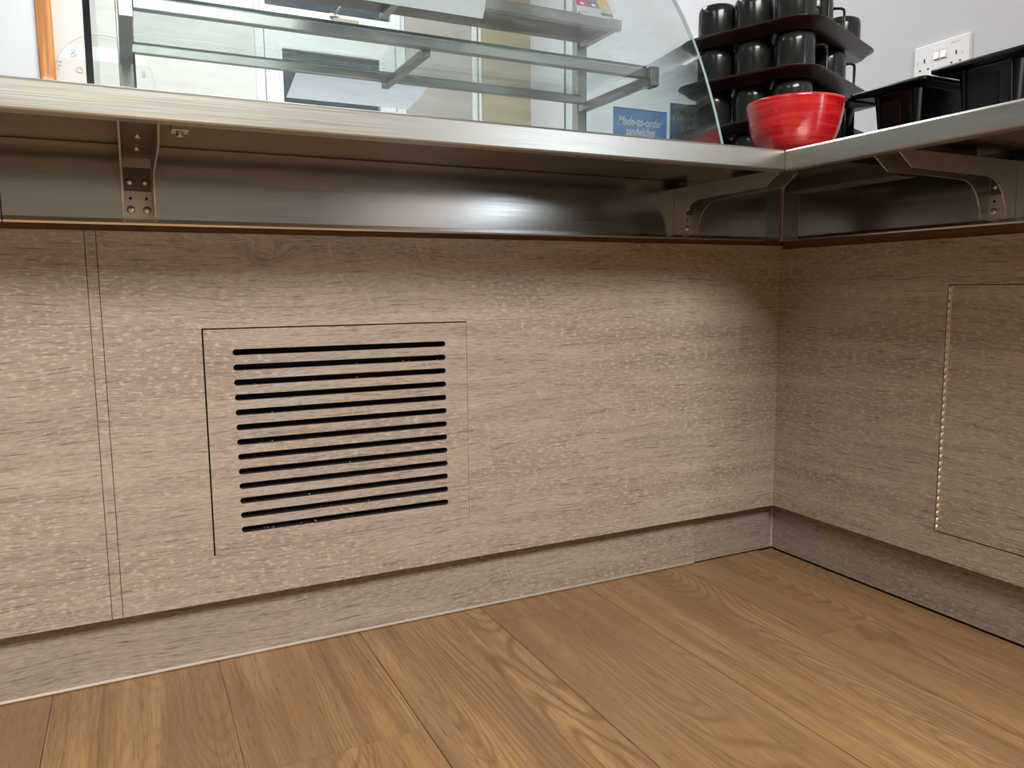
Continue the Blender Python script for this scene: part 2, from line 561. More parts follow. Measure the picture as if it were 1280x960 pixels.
WX0, WX1, WZ0, WZ1 = -0.834, -0.160, 1.20, 2.30        # far window opening
DX0, DX1, DZ1 = -2.50, -1.637, 2.15
rect = lambda a0, a1, b0, b1: [(a0, b0), (a1, b0), (a1, b1), (a0, b1)]
wb = holed_plate(rect(XL, RW, -0.03, CZ), [rect(WX0, WX1, WZ0, WZ1)], 0.1, XZ(BW))
struct(wb.build('wall_back', [M['wall_cream'], M['frame_white']]))
struct(MB().box(XL, RW, YN - 0.1, YN, -0.03, CZ).build('wall_front', M['room_wall']))
struct(MB().box(XL, RW, YN, YN + 0.02, 0.0, 1.72).build('trim_3', M['dado']))

# side window behind the photographer's right shoulder, the source of the cool daylight
struct(holed_plate(rect(-2.76, -2.20, 0.76, 1.60), [rect(-2.73, -2.49, 0.80, 1.56), rect(-2.47, -2.23, 0.80, 1.56)], 0.05,
                   YZ(RW + 0.02)).build('window_2', [M['frame_white'], M['frame_white']], base=(RW, -2.48, 0.76)))

# far window: frame, fixed transom, lower casement, open top vent with stay
w1 = struct(holed_plate(rect(WX0, WX1, WZ0, WZ1), [rect(-0.797, -0.203, 1.24, 1.842), rect(-0.797, -0.203, 1.866, 2.27)], 0.07,
                        XZ(BW - 0.012)).build('window_1', [M['frame_white'], M['frame_white']], base=(-0.5, BW, WZ0), bevel=0.002))
holed_plate(rect(-0.793, -0.207, 1.244, 1.836), [rect(-0.724, -0.279, 1.31, 1.714)], 0.05,
            XZ(BW - 0.004)).build('sash', [M['frame_white'], M['frame_white']], w1, bevel=0.002)
holed_plate(rect(-0.736, -0.268, 1.298, 1.726), [rect(-0.720, -0.284, 1.314, 1.710)], 0.012,
            XZ(BW - 0.010)).build('glazing_bead', [M['frame_white'], M['frame_white']], w1, bevel=0.003)
MB().box(-0.723, -0.280, BW + 0.02, BW + 0.024, 1.311, 1.713).build('pane', M['pane'], w1)
holed_plate(rect(-0.812, -0.188, 1.846, 2.262), [rect(-0.790, -0.234, 1.876, 2.23)], 0.03,
            XZ(BW - 0.034)).build('sash', [M['frame_white'], M['frame_white']], w1, bevel=0.002)
MB().box(-0.789, -0.235, BW - 0.02, BW - 0.016, 1.877, 2.229).build('pane', M['pane'], w1)
st = MB().box(-0.50, -0.385, BW - 0.046, BW - 0.034, 1.832, 1.858).build('stay_plate', M['board_olive'], w1, bevel=0.001)
MB().tube([(-0.495, BW - 0.052, 1.868), (-0.470, BW - 0.060, 1.905), (-0.452, BW - 0.066, 1.945)], 0.0045, 6).build('casement_stay', M['bolt'], w1)
MB().box(-0.515, -0.478, BW - 0.050, BW - 0.034, 1.861, 1.874).build('stay_pin', M['brass'], w1, bevel=0.002)

# boards and strips between the window and the right-hand wall
tag(MB().box(-0.158, 0.176, BW - 0.010, BW, 0.9, 2.4).build('wall_board', M['board_grey'], base=(0, BW, 0.9)),
    'plain grey-brown board on the back wall right beside the white window', 'board')
tag(MB().box(0.229, 0.499, BW - 0.012, BW, 0.9, 2.4).build('wall_board', M['board_olive'], base=(0.36, BW, 0.9)),
    'olive-brown board filling the back corner next to the pale grey wall', 'board')
struct(MB().box(0.178, 0.203, BW - 0.022, BW, 0.9, 2.4).build('trim_1', M['frame_white'], bevel=0.003))
struct(MB().box(0.214, 0.228, BW - 0.018, BW, 0.9, 2.4).build('trim_2', M['frame_white'], bevel=0.003))

# white door with a pine jamb at far left
d1 = struct(MB().box(DX0, -1.640, BW - 0.030, BW, 0.0, DZ1).build('door_1', M['door_white'], base=(-2.0, BW, 0)))
MB().box(-1.640, -1.586, BW - 0.045, BW, 0.0, DZ1).build('door_jamb', M['pine'], d1, bevel=0.008)
MB().box(-1.628, -1.612, BW - 0.049, BW - 0.045, 0.0, DZ1).build('jamb_bead', M['pine'], d1, bevel=0.0018)
MB().lathe([(0.0, 0), (0.022, 0), (0.022, 0.01), (0.010, 0.02), (0.010, 0.05), (0.0, 0.05)], (-2.42, BW - 0.08, 1.0), 12).build('door_handle', M['bolt'], d1)
mb = MB()
mb.prism([(-1.72, 1.812), (-1.642, 1.777), (-1.642, 1.95), (-1.72, 1.985)], 0, 0.0015, XZ(BW - 0.032))  # bright reflection on the door, added as a slanted white sheet
tag(mb.build('reflection_patch', M['paper'], base=(-1.68, BW - 0.032, 1.8)), 'bright slanted reflection, built as a white sheet, on the white door beside the pine jamb', 'paper')

# round sign on the cream wall
sg = empty('round_wall_sign', (-1.415, BW, 1.497),
           'large round cream sign with thin ring on wall left of the white window', 'sign')
CX, CZs, CR = -1.415, 1.497, 0.178
circ = lambda r, n=56, a0=0, a1=2 * PI: [(CX + r * math.cos(a0 + (a1 - a0) * i / n), CZs + r * math.sin(a0 + (a1 - a0) * i / n)) for i in range(n)]
MB().prism(circ(CR), 0, 0.006, XZ(BW - 0.0065)).build('disc', M['wall_cream'], sg)
holed_plate(circ(CR + 0.0008), [circ(CR - 0.0012)], 0.0012, XZ(BW - 0.0077)).build('outer_ring', [M['ink_soft'], M['ink_soft']], sg)
holed_plate(circ(CR - 0.0115), [circ(CR - 0.0125)], 0.0008, XZ(BW - 0.0073)).build('inner_ring', [M['ink_gold'], M['ink_gold']], sg)
za, zb_ = 1.573, 1.625
ha = lambda z: math.sqrt(max(0, (CR - 0.001) ** 2 - (z - CZs) ** 2))
MB().prism([(CX - ha(za), za), (CX + ha(za), za), (CX + ha((za + zb_) / 2), (za + zb_) / 2), (CX + ha(zb_), zb_), (CX - ha(zb_), zb_),
            (CX - ha((za + zb_) / 2), (za + zb_) / 2)], 0, 0.0006, XZ(BW - 0.0071)).build('reflection_band', M['white'], sg)  # bright reflection on the glossy sign, laid on as a white band
t = MB()
for s, x, z, sz, k in (('&', -1.520, 1.578, 0.048, 0), ('F', -1.572, 1.525, 0.050, 1), ('o', -1.505, 1.520, 0.055, 1), ('s', -1.275, 1.530, 0.055, 1)):
    text_mb(s, sz, (lambda X, Z: (lambda a, b, d: (X + a, BW - 0.0085 + d, Z + b)))(x, z), 0.0005).build(
        'letter', M['ink_soft'] if k == 0 else M['ink_gold'], sg)

# ------------------------------------------------------------------ back counter carcass
ck = empty('serving_counter', (-1.2, 0.0, 0.0),
           'grey oak laminate counter front with slotted vent panel, under the glass display case', 'counter')
VX0, VX1, VZ0, VZ1 = -1.2816, -0.8086, 0.2066, 0.5940
PT = 0.018
holed_plate(rect(-1.4285, 0.0175, ZB, 0.7525), [rect(VX0 - 0.0026, VX1 + 0.0007, VZ0 - 0.0005, VZ1 + 0.0022)], PT, XZ(0.0)).build(
    'front_panel', [M['lam_x'], M['gap']], ck)
MB().box(-3.6, -1.4455, 0.0, PT, ZB, 0.7525).build('front_panel', M['lam_x'], ck)
MB().box(-1.4445, -1.4295, 0.0002, PT, ZB, 0.7525).build('joint_strip', M['lam_x'], ck)
MB().box(-3.6, 0.0035, 0.004, PT, 0.7525, ZT).build('panel_top_edge', M['brown_edge'], ck)

# vent panel with 13 routed slots
slots = []
for i in range(13):
    zc = 0.5545 - i * (0.5545 - 0.2455) / 12
    xa, xb, r = -1.2372, -0.8522, 0.0052
    pl = []
    for k in range(9):
        a = PI / 2 + PI * k / 8
        pl.append((xa + r + r * math.cos(a), zc + r * math.sin(a)))
    for k in range(9):
        a = -PI / 2 + PI * k / 8
        pl.append((xb - r + r * math.cos(a), zc + r * math.sin(a)))
    slots.append(pl)
vp = holed_plate(rect(VX0, VX1, VZ0, VZ1), slots, 0.016, XZ(-0.0003)).build('vent_panel', [M['lam_x'], M['slot']], ck)
vp['label'] = 'removable grey oak vent panel with thirteen horizontal slots'
MB().box(-1.40, -0.70, 0.055, 0.060, 0.14, 0.70).build('vent_backing', M['slot'], ck)
lint = MB()
for i in range(26):
    x = random.uniform(-1.22, -0.86)
    k = random.choice([0, 1, 2, 4, 6, 8, 10, 11, 12, 12, 12, 12])
    zc = 0.5545 - k * (0.5545 - 0.2455) / 12 - 0.0052
    r = random.uniform(0.0006, 0.0016)
    lint.lathe([(0, 0), (r, r * 0.5), (r * 0.7, r * 1.2), (0, r * 1.5)], (x, random.uniform(0.004, 0.012), zc), 6)
lo = lint.build('dust', M['seal'], ck)
lo['kind'] = 'stuff'

# plinth in two boards, sealant bead
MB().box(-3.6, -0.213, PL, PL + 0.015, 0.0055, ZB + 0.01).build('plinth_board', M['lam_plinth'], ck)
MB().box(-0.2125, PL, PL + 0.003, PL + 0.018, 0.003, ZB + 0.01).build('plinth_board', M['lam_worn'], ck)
MB().tube([(-3.6, PL + 0.0005, 0.004), (-0.213, PL + 0.0005, 0.004)], 0.0032, 8).build('sealant_bead', M['seal'], ck)
MB().box(-3.6, PL, PL + 0.006, PL + 0.02, -0.0035, 0.004).build('plinth_gap', M['gap'], ck)
MB().box(-3.6, PL + 0.02, 0.0605, 0.08, -0.003, ZU - 0.001).build('carcass_back', M['slot'], ck)

# steel apron with a folded lower edge
ap = MB()
prof = [(0.0, ZU), (-0.0012, ZU - 0.004), (-0.0012, 0.772), (-0.0020, 0.7655), (-0.0012, 0.7620), (0.004, 0.7618), (0.004, ZU)]
ap.prism([(p[0], p[1]) for p in prof], -1.549, -0.0005, lambda a, b, d: (d, a - 0.001, b))
ap.build('steel_apron', M['steel_apron'], ck)
ap = MB()
ap.prism([(p[0], p[1]) for p in prof], -3.6, -1.5505, lambda a, b, d: (d, a - 0.001, b))
ap.build('steel_apron', M['steel_apron'], ck)

# ------------------------------------------------------------------ right-hand counter carcass
cr = empty('serving_counter', (0.0, -1.0, 0.0),
           'grey oak laminate counter front with brass-hinged hatch, under the black tubs', 'counter')
HY, HZ0, HZ1 = -0.4238, 0.1809, 0.6564
HYE = -1.02
holed_plate(rect(-2.2, -0.0008, ZB, 0.7445), [rect(HYE - 0.002, HY, HZ0 - 0.0020, HZ1 + 0.0016)], PT, YZ(0.0)).build(
    'front_panel', [M['lam_y'], M['gap']], cr)
dr = MB().box(0.0, PT, HYE, HY - 0.0085, HZ0, HZ1).build('hatch_door', M['lam_y'], cr)
hg = MB()
n = 34
for i in range(n):
    z0 = HZ0 - 0.001 + (HZ1 - HZ0 + 0.002) * i / n
    z1 = HZ0 - 0.001 + (HZ1 - HZ0 + 0.002) * (i + 1) / n - 0.0007
    hg.tube([(-0.0006, HY - 0.0038, z0), (-0.0006, HY - 0.0038, z1)], 0.0021, 8)
hg.box(0.0005, 0.003, HY - 0.0080, HY - 0.0004, HZ0, HZ1)
hg.build('piano_hinge', M['brass'], dr)['label'] = 'long brass piano hinge'
MB().box(0.0185, 0.022, -1.1, -0.38, 0.15, 0.70).build('hatch_recess', M['gap'], cr)
MB().box(0.004, PT, -2.2, -0.0008, 0.7445, ZT).build('panel_top_edge', M['brown_edge'], cr)
MB().box(PL, PL + 0.015, -2.2, PL, 0.004, ZB + 0.01).build('plinth_board', M['lam_dark_y'], cr)
MB().box(PL + 0.005, PL + 0.018, -2.2, PL, -0.0035, 0.005).build('plinth_gap', M['gap'], cr)
MB().box(PL - 0.0022, PL + 0.002, PL - 0.0005, PL + 0.0035, 0.004, ZB + 0.004).build('corner_sealant', M['seal'], cr)
MB().box(0.0605, 0.085, -2.2, 0.085, -0.003, ZU - 0.001).build('carcass_back', M['slot'], cr)
ap = MB()
ap.prism([(p[0], p[1]) for p in prof], -2.2, -0.0005, lambda a, b, d: (a - 0.001, d, b))
ap.build('steel_apron', M['steel_apron_y'], cr)
cs = MB().box(-0.0040, -0.0022, -0.052, -0.0062, 0.7625, ZU - 0.002)
cs.build('corner_strip', M['steel_z'], cr)
MB().box(-0.0055, -0.0022, -0.0062, -0.0030, 0.7625, ZU - 0.002).build('corner_sealant', M['seal'], cr)

# ------------------------------------------------------------------ worktops with folded lips
wl = empty('worktop', (-1.6, 0.0, ZU), 'long brushed steel worktop carrying the curved glass display case', 'worktop')
s = 0.0006
MB().prism([(-3.6, -OV + 0.004), (-OV - s, -OV + 0.004), (0.44 - s, 0.44), (-3.6, 0.44)], ZU, ZS - 0.0005,
           lambda a, b, d: (a, b, d)).build('top_sheet', M['steel_x'], wl)
lip = [(-OV, ZS - 0.004), (-OV + 0.0012, ZS - 0.0012), (-OV + 0.004, ZS), (-OV + 0.02, ZS), (-OV + 0.02, ZS - 0.003),
       (-OV + 0.003, ZS - 0.004), (-OV + 0.003, ZS - TH + 0.003), (-OV + 0.022, ZS - TH + 0.003), (-OV + 0.022, ZS - TH),
       (-OV + 0.003, ZS - TH), (-OV + 0.0008, ZS - TH + 0.0010), (-OV, ZS - TH + 0.003)]
lp = MB()
lp.prism(lip, -3.6, -OV - s, lambda a, b, d: (d, a, b))
lp.build('front_lip', M['steel_x'], wl)
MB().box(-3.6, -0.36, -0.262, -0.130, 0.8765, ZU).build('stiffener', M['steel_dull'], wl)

MB().box(-3.6, -0.02, -0.1295, -0.004, 0.8868, ZU).build('underside_shade_sheet', M['steel_dull'], wl)  # added sheet, its dark stained colour stands in for underside shade
cl = MB()
cl.box(-1.325, -1.303, -0.232, -0.205, 0.8700, 0.8765)
cl.tube([(-1.314, -0.219, 0.8700), (-1.314, -0.219, 0.8640)], 0.005, 8)
cl.build('fixing_clip', M['bolt'], wl, bevel=0.0006)

wr = empty('worktop', (0.0, -1.2, ZU), 'brushed steel worktop on the right carrying the black plastic tubs', 'worktop')
MB().prism([(-OV + 0.004, -2.2), (-OV + 0.004, -OV - s), (0.44, 0.44 - s), (RW - 0.002, 0.44), (RW - 0.002, -2.2)], ZU, ZS - 0.0005,
           lambda a, b, d: (a, b, d)).build('top_sheet', M['steel_y'], wr)
lp = MB()
lp.prism(lip, -2.2, -OV - s, lambda a, b, d: (a, d, b))
lp.build('front_lip', M['steel_y'], wr)
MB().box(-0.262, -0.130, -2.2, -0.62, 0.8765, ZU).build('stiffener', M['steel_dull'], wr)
MB().box(-0.1295, -0.004, -2.2, -0.131, 0.8868, ZU).build('underside_shade_sheet', M['steel_dull'], wr)  # same added sheet, shade under the right worktop put into its colour
MB().box(-0.185, -0.135, -0.447, -0.19, 0.845, 0.8700).build('support_rail', M['steel_dull'], wr, bevel=0.0008)
MB().box(-0.250, -0.10, -0.40, -0.10, 0.8700, ZU).build('packing_plate', M['steel_dull'], wr)
MB().box(-0.30, -0.055, -0.5, -0.455, 0.8690, ZU).build('packing_plate', M['steel_dull'], wr)


# ------------------------------------------------------------------ shelf brackets
def bracket(P, base, label):
    """P(u,w,z): u out from the wall, w across"""
    o = empty('shelf_bracket', base, label, 'bracket', 'steel brackets under the worktop')
    zt, zb = 0.868, 0.772
    side = [(0.0015, zb), (0.0015, zt), (0.303, zt), (0.303, zt - 0.004), (0.270, zt - 0.027), (0.085, zt - 0.030)]
    for k in range(1, 8):
        a = PI / 2 * k / 8
        side.append((0.085 - 0.055 * math.sin(a), zt - 0.085 + 0.055 * math.cos(a)))
    side += [(0.028, zt - 0.072), (0.026, zb)]
    for nm, w0, w1 in (('side_plate', -0.0235, -0.0210), ('side_plate', 0.0210, 0.0235)):
        MB().prism(side, w0, w1, lambda a, b, d: P(a, d, b)).build(nm, M['steel_br'], o)
    mbx = MB()
    mbx.prism(rect(0.0015, 0.0042, zb, zt), -0.021, 0.021, lambda a, b, d: P(a, d, b))
    mbx.build('wall_web', M['steel_br'], o)
    mbx = MB()
    mbx.prism(rect(0.0042, 0.303, zt - 0.003, zt), -0.021, 0.021, lambda a, b, d: P(a, d, b))
    mbx.build('arm_web', M['steel_dull'], o)
    mbx = MB()
    mbx.prism(rect(0.0042, 0.0055, zb + 0.042, zt - 0.018), -0.0195, 0.0195, lambda a, b, d: P(a, d, b))
    mbx.build('dark_plate', M['steel_dull'], o)

    def disc(mb, u, w, z, r, h, ax):
        prof = [(0.0, h), (r * 0.7, h), (r, h * 0.45), (r, 0.0)]
        vs, fs = [], []
        m, sg_ = len(prof), 14
        for i in range(sg_):
            a = 2 * PI * i / sg_
            for rr, hh in prof:
                if ax == 'wall':
                    vs.append(P(u + hh, w + rr * math.cos(a), z + rr * math.sin(a)))
                else:
                    vs.append(P(u + rr * math.cos(a), w + rr * math.sin(a), z - hh))
        for i in range(sg_):
            j = (i + 1) % sg_
            for k in range(m - 1):
                fs.append((i * m + k, j * m + k, j * m + k + 1, i * m + k + 1))
        mb.add(vs, fs, 0, True)
    for w, z, r in ((-0.0115, zb + 0.0135, 0.0060), (0.0115, zb + 0.0135, 0.0060), (-0.0115, zb + 0.056, 0.0055), (0.0105, zb + 0.056, 0.0050)):
        b = MB()
        disc(b, 0.0055 if z > zb + 0.03 else 0.0042, w, z, r, 0.0035, 'wall')
        b.build('bolt', M['bolt'], o)
    hole = MB()
    for w, z in ((-0.0115, zb + 0.031), (0.0115, zb + 0.031)):
        disc(hole, 0.0042, w, z, 0.0022, 0.0003, 'wall')
    hole.build('screw_holes', M['gap'], o)
    for u in (0.10, 0.20):
        b = MB()
        disc(b, u, 0.0, zt - 0.003, 0.0048, 0.004, 'arm')
        b.build('bolt', M['bolt'], o)
    return o


bracket(lambda u, w, z: (-1.3655 + w, -0.0012 - u, z), (-1.3655, 0, 0.868), 'steel shelf bracket with four bolts below the left end of the glass case')
bracket(lambda u, w, z: (-0.2945 + w, -0.0012 - u, z), (-0.2945, 0, 0.868), 'steel shelf bracket on the long counter nearest the inside corner')
bracket(lambda u, w, z: (-0.0012 - u, -0.5160 + w, z), (0, -0.516, 0.868), 'steel shelf bracket on the right counter below the black tubs')
for x0, x1 in ((-0.316, -0.274), (-1.387, -1.345)):
    MB().box(x0, x1, -0.285, -0.045, 0.8682, 0.8764 if x0 < -1 else ZU).build('packing_plate', M['steel_apron'], wl)

# ------------------------------------------------------------------ glass display case
dc = empty('display_case', (-0.88, 0.1, ZS), 'curved glass countertop display case with steel shelf frame standing on the worktop', 'display case')
CP = [(-0.180, 0.9005), (-0.1665, 0.942), (-0.140, 1.015), (-0.107, 1.092), (-0.067, 1.169), (-0.014, 1.251), (0.035, 1.311),
      (0.095, 1.368), (0.170, 1.408), (0.260, 1.428), (0.360, 1.430)]


def smooth_profile(pts, n=4):
    out = []
    for i in range(len(pts) - 1):
        p0, p1, p2, p3 = pts[max(i - 1, 0)], pts[i], pts[i + 1], pts[min(i + 2, len(pts) - 1)]
        for k in range(n):
            t = k / n
            out.append(tuple(0.5 * ((2 * p1[j]) + (-p0[j] + p2[j]) * t + (2 * p0[j] - 5 * p1[j] + 4 * p2[j] - p3[j]) * t * t +
                                    (-p0[j] + 3 * p1[j] - 3 * p2[j] + p3[j]) * t ** 3) for j in range(2)))
    out.append(pts[-1])
    return out


SP = smooth_profile(CP)


def offset(pts, d):
    out = []
    for i, p in enumerate(pts):
        a, b = pts[max(i - 1, 0)], pts[min(i + 1, len(pts) - 1)]
        t = Vector((b[0] - a[0], b[1] - a[1])).normalized()
        out.append((p[0] + t.y * d, p[1] - t.x * d))
    return out


GX0, GX1 = -1.4185, -0.330
SI = offset(SP, 0.005)
fg = MB()
n = len(SP)
for x, mi in ((GX0 + 0.0065, 1), (GX1 - 0.0065, 1)):
    vs = [(x, a, b) for a, b in SP] + [(x, a, b) for a, b in SI]
    fg.add(vs, [(i, i + 1, n + i + 1, n + i) for i in range(n - 1)], mi)
for pr in (SP, SI):
    vs = [(GX0 + 0.0065, a, b) for a, b in pr] + [(GX1 - 0.0065, a, b) for a, b in pr]
    fg.add(vs, [(i, i + 1, n + i + 1, n + i) for i in range(n - 1)], 0, True)
for i in (0, n - 1):
    fg.add([(GX0 + 0.0065, *SP[i]), (GX1 - 0.0065, *SP[i]), (GX1 - 0.0065, *SI[i]), (GX0 + 0.0065, *SI[i])], [(0, 1, 2, 3)], 1)
fg.build('front_glass', [M['glass'], M['glass_edge_mid']], dc)
for x0, x1, em in ((GX0 - 0.003, GX0 + 0.006, 'gasket'), (GX1 - 0.006, GX1, 'glass_edge')):
    g = MB()
    poly = SP + [(0.440, 1.430), (0.440, 0.9005)]
    m = len(poly)
    vs = [(x0, a, b) for a, b in poly] + [(x1, a, b) for a, b in poly]
    g.add(vs, [list(range(m)), list(range(2 * m - 1, m - 1, -1))], 0)
    g.add(vs, [(i, (i + 1) % m, m + (i + 1) % m, m + i) for i in range(m)], 1)
    g.build('end_glass', [M['glass'], M[em]], dc)
MB().box(GX0 + 0.0065, GX1 - 0.0065, 0.3605, 0.440, 1.425, 1.430).build('top_glass', M['glass'], dc)

AX = [-1.366, -0.860, -0.360]
for x in (AX[0], AX[2]):
    MB().box(x - 0.0125, x + 0.0125, 0.312, 0.337, ZS, 1.4235).build('post', M['steel_z'], dc, bevel=0.0012)
    MB().box(x + 0.0130, x + 0.0165, 0.316, 0.334, ZS, 1.4235).build('post_dark_strip', M['gasket'], dc)  # black strip for the dark right side of each post
    MB().box(x - 0.024, x + 0.024, 0.300, 0.349, ZS, ZS + 0.004).build('post_foot', M['steel_z'], dc)
# lower shelf
shelf_gs = MB()
shelf_gs.box(AX[0] + 0.012, AX[2] - 0.012, 0.030, 0.300, 1.1200, 1.1255, 0)
shelf_gs.mi[2] = 1
shelf_gs.mi[3] = 1
shelf = shelf_gs.build('lower_shelf', [M['glass'], M['glass_edge_dark']], dc)
for x in AX:
    y0 = 0.0465 if x != AX[1] else 0.0475
    w = 0.0105 if x != AX[1] else 0.008
    MB().box(x - w, x + w, y0, 0.3115, 1.088 if x != AX[1] else 1.092, 1.1055).build('shelf_arm', M['steel_case'], shelf, bevel=0.0008)
MB().box(AX[0] + 0.0105, AX[2] - 0.0105, 0.030, 0.047, 1.1015, 1.1195).build('front_rail', M['steel_case'], shelf, bevel=0.0012)
MB().box(AX[0] + 0.0105, AX[2] - 0.0105, 0.280, 0.297, 1.1015, 1.1165).build('rear_rail', M['steel_case'], shelf, bevel=0.0012)
for x in (AX[0], AX[2]):
    MB().box(x - 0.0105, x + 0.0105, 0.014, 0.046, 1.0825, 1.1215).build('end_cap', M['steel_case'], shelf, bevel=0.001)
# upper shelf
us = MB()
us.box(AX[0], AX[2] + 0.010, 0.155, 0.172, 1.2355, 1.2585)
upper = us.build('upper_shelf', M['steel_case'], dc, bevel=0.001)
MB().box(AX[0], AX[2] + 0.008, 0.1725, 0.3115, 1.2500, 1.2585).build('shelf_plate', M['steel_dull'], upper)
for x in (AX[0], AX[1], AX[2]):
    MB().box(x - 0.008, x + 0.008, 0.1725, 0.312, 1.2380, 1.2495).build('shelf_arm', M['steel_case'], upper)


def glass_y(z, off=0.0056):
    for (a, b), (c, d) in zip(SP[:-1], SP[1:]):
        if b <= z <= d:
            return a + (c - a) * (z - b) / (d - b) + off * 1.12
    return SP[-1][0]


def on_glass(x0f, x1f, z0, z1, thick=0.0006, nz=10, nx=6):
    """sheet that lies against the inner face of the curved glass; x0f/x1f give the edges as functions of z"""
    mb = MB()
    vs = []
    for lay in (0.0058, 0.0058 + thick):
        for i in range(nz + 1):
            z = z0 + (z1 - z0) * i / nz
            for j in range(nx + 1):
                vs.append((x0f(z) + (x1f(z) - x0f(z)) * j / nx, glass_y(z, lay), z))
    w = nx + 1
    L = (nz + 1) * w
    fs = []
    for i in range(nz):
        for j in range(nx):
            q = (i * w + j, i * w + j + 1, (i + 1) * w + j + 1, (i + 1) * w + j)
            fs += [q, tuple(L + k for k in reversed(q))]
    for i in range(nz):
        for j in (0, nx):
            fs.append((i * w + j, (i + 1) * w + j, L + (i + 1) * w + j, L + i * w + j))
    for j in range(nx):
        for i in (0, nz):
            fs.append((i * w + j, i * w + j + 1, L + i * w + j + 1, L + i * w + j))
    return mb.add(vs, fs, 0, False)


# paper taped inside the glass, near the top of the picture
tag(on_glass(lambda z: -1.10 + (z - 1.127) * 0.3, lambda z: -0.803 + (z - 1.127) * 0.50 - 2.2 * (z - 1.127) ** 2, 1.127, 1.327).build(
    'paper_sheet', M['paper'], base=(-0.95, -0.05, 1.127)),
    'blank white paper sheet taped high up inside the curved front glass', 'paper')

# paper on the rear of the lower shelf
ps = MB()
nx, ny = 8, 8
vs = []
for lay in (0.0, 0.0008):
    for j in range(ny + 1):
        t = j / ny
        for i in range(nx + 1):
            q = i / nx
            x = (-1.050 + 0.007 * t) + q * (0.289 - 0.003 * t)
            vs.append((x, 0.300 + 0.160 * t, 1.1063 - 0.0173 * t - 0.002 * math.sin(PI * t) * q + lay))
w, L = nx + 1, (nx + 1) * (ny + 1)
fs = []
for j in range(ny):
    for i in range(nx):
        q = (j * w + i, j * w + i + 1, (j + 1) * w + i + 1, (j + 1) * w + i)
        fs += [q, tuple(L + k for k in reversed(q))]
for j in range(ny):
    for i in (0, nx):
        fs.append((j * w + i, (j + 1) * w + i, L + (j + 1) * w + i, L + j * w + i))
for i in range(nx):
    for j in (0, ny):
        fs.append((j * w + i, j * w + i + 1, L + j * w + i + 1, L + j * w + i))
ps.add(vs, fs, 0, False)
tag(ps.build('paper_sheet', M['paper'], base=(-0.9, 0.3, 1.10)),
    'white paper sheet hanging behind the lower shelf rail of the glass case', 'paper')

# colourful card on the front glass
cd = empty('sticker_card', (-0.554, glass_y(1.18), 1.174), 'small rounded card with pink, slate and yellow squares on the glass above the shelf end', 'card')
cx0, cx1, cz0 = -0.588, -0.508, 1.1735
cw, chh = cx1 - cx0, 0.105


def slope(a, b, d):
    """card lies flat on the chord of the glass"""
    y0, y1 = glass_y(cz0, 0.0060), glass_y(cz0 + chh, 0.0060)
    tt = (b - cz0) / chh
    bow = 0.0
    for k in range(9):
        zz = cz0 + chh * k / 8
        bow = max(bow, glass_y(zz, 0.0060) - (y0 + (y1 - y0) * k / 8))
    return (a, y0 + (y1 - y0) * tt + bow + d, b)


cr_ = 0.010
pl = []
for (ccx, ccz, a0) in ((cx1 - cr_, cz0 + cr_, -PI / 2), (cx1 - cr_, cz0 + chh - cr_, 0), (cx0 + cr_, cz0 + chh - cr_, PI / 2), (cx0 + cr_, cz0 + cr_, PI)):
    for k in range(6):
        a = a0 + PI / 2 * k / 5
        pl.append((ccx + cr_ * math.cos(a), ccz + cr_ * math.sin(a)))
MB().prism(pl, 0.0004, 0.0014, slope).build('card_body', M['paper'], cd)
for i, mn in enumerate(('pink', 'slate', 'yellow')):
    a0 = cx0 + 0.001 + i * (cw - 0.002) / 3
    a1 = a0 + (cw - 0.002) / 3
    for b0, b1 in ((cz0 + 0.021, cz0 + 0.051), (cz0 + 0.051, cz0 + 0.081)):
        mm = mn if b0 < cz0 + 0.05 else ('slate', 'yellow', 'pink')[i]
        MB().prism(rect(a0, a1, b0, b1), 0.0, 0.0004, slope).build('colour_square', M[mm], cd)
        c0 = (a0 + a1) / 2
        MB().prism([(c0 - 0.004, b0 + 0.004), (c0 + 0.004, b0 + 0.003), (c0 + 0.005, b0 + 0.008), (c0 - 0.003, b0 + 0.009)], -0.0003, 0.0001,
                   slope).build('icon', M['white_ink'] if mm != 'yellow' else M['wall_cream'], cd)
text_mb('minird', 0.010, lambda a, b, d: slope(cx1 - 0.017 + a, cz0 + 0.006 + b, d - 0.0001), 0.0004, 0, 0.026, 0.0006).build('lettering', M['ink'], cd)
text_mb('arnd.om', 0.0055, lambda a, b, d: slope(cx0 + 0.014 + a, cz0 + 0.006 + b, d - 0.0001), 0.0004, 0, 0.018, 0.0002).build('lettering', M['ink_soft'], cd)


# ------------------------------------------------------------------ blue sandwich cards
def blue_card(x0, x1, y, ztop, label, size, zl1, zl2, tw):
    o = empty('counter_card', ((x0 + x1) / 2, y, ZS), label, 'sign', 'blue made-to-order signs')
    MB().box(x0, x1, y, y + 0.003, ZS, ztop).build('card_face', M['blue_card'], o)
    MB().box(x0 + 0.002, x1 - 0.002, y + 0.003, y + 0.045, ZS, ZS + 0.004).build('card_foot', M['blue_card'], o)
    MB().box(x0, x1, y - 0.0004, y, ztop - 0.012, ztop - 0.010).build('top_line', M['white_ink'] if False else M['blue_card'], o)
    c = (x0 + x1) / 2
    text_mb('Made-to-order', size, lambda a, b, d: (c + a, y - 0.0008 + d, zl1 + b), 0.0006, 0.32, tw, 0.0007).build('lettering', M['white_ink'], o)
    text_mb('sandwiches', size, lambda a, b, d: (c + a, y - 0.0008 + d, zl2 + b), 0.0006, 0.32, tw * 0.66, 0.0007).build('lettering', M['white_ink'], o)
    return o


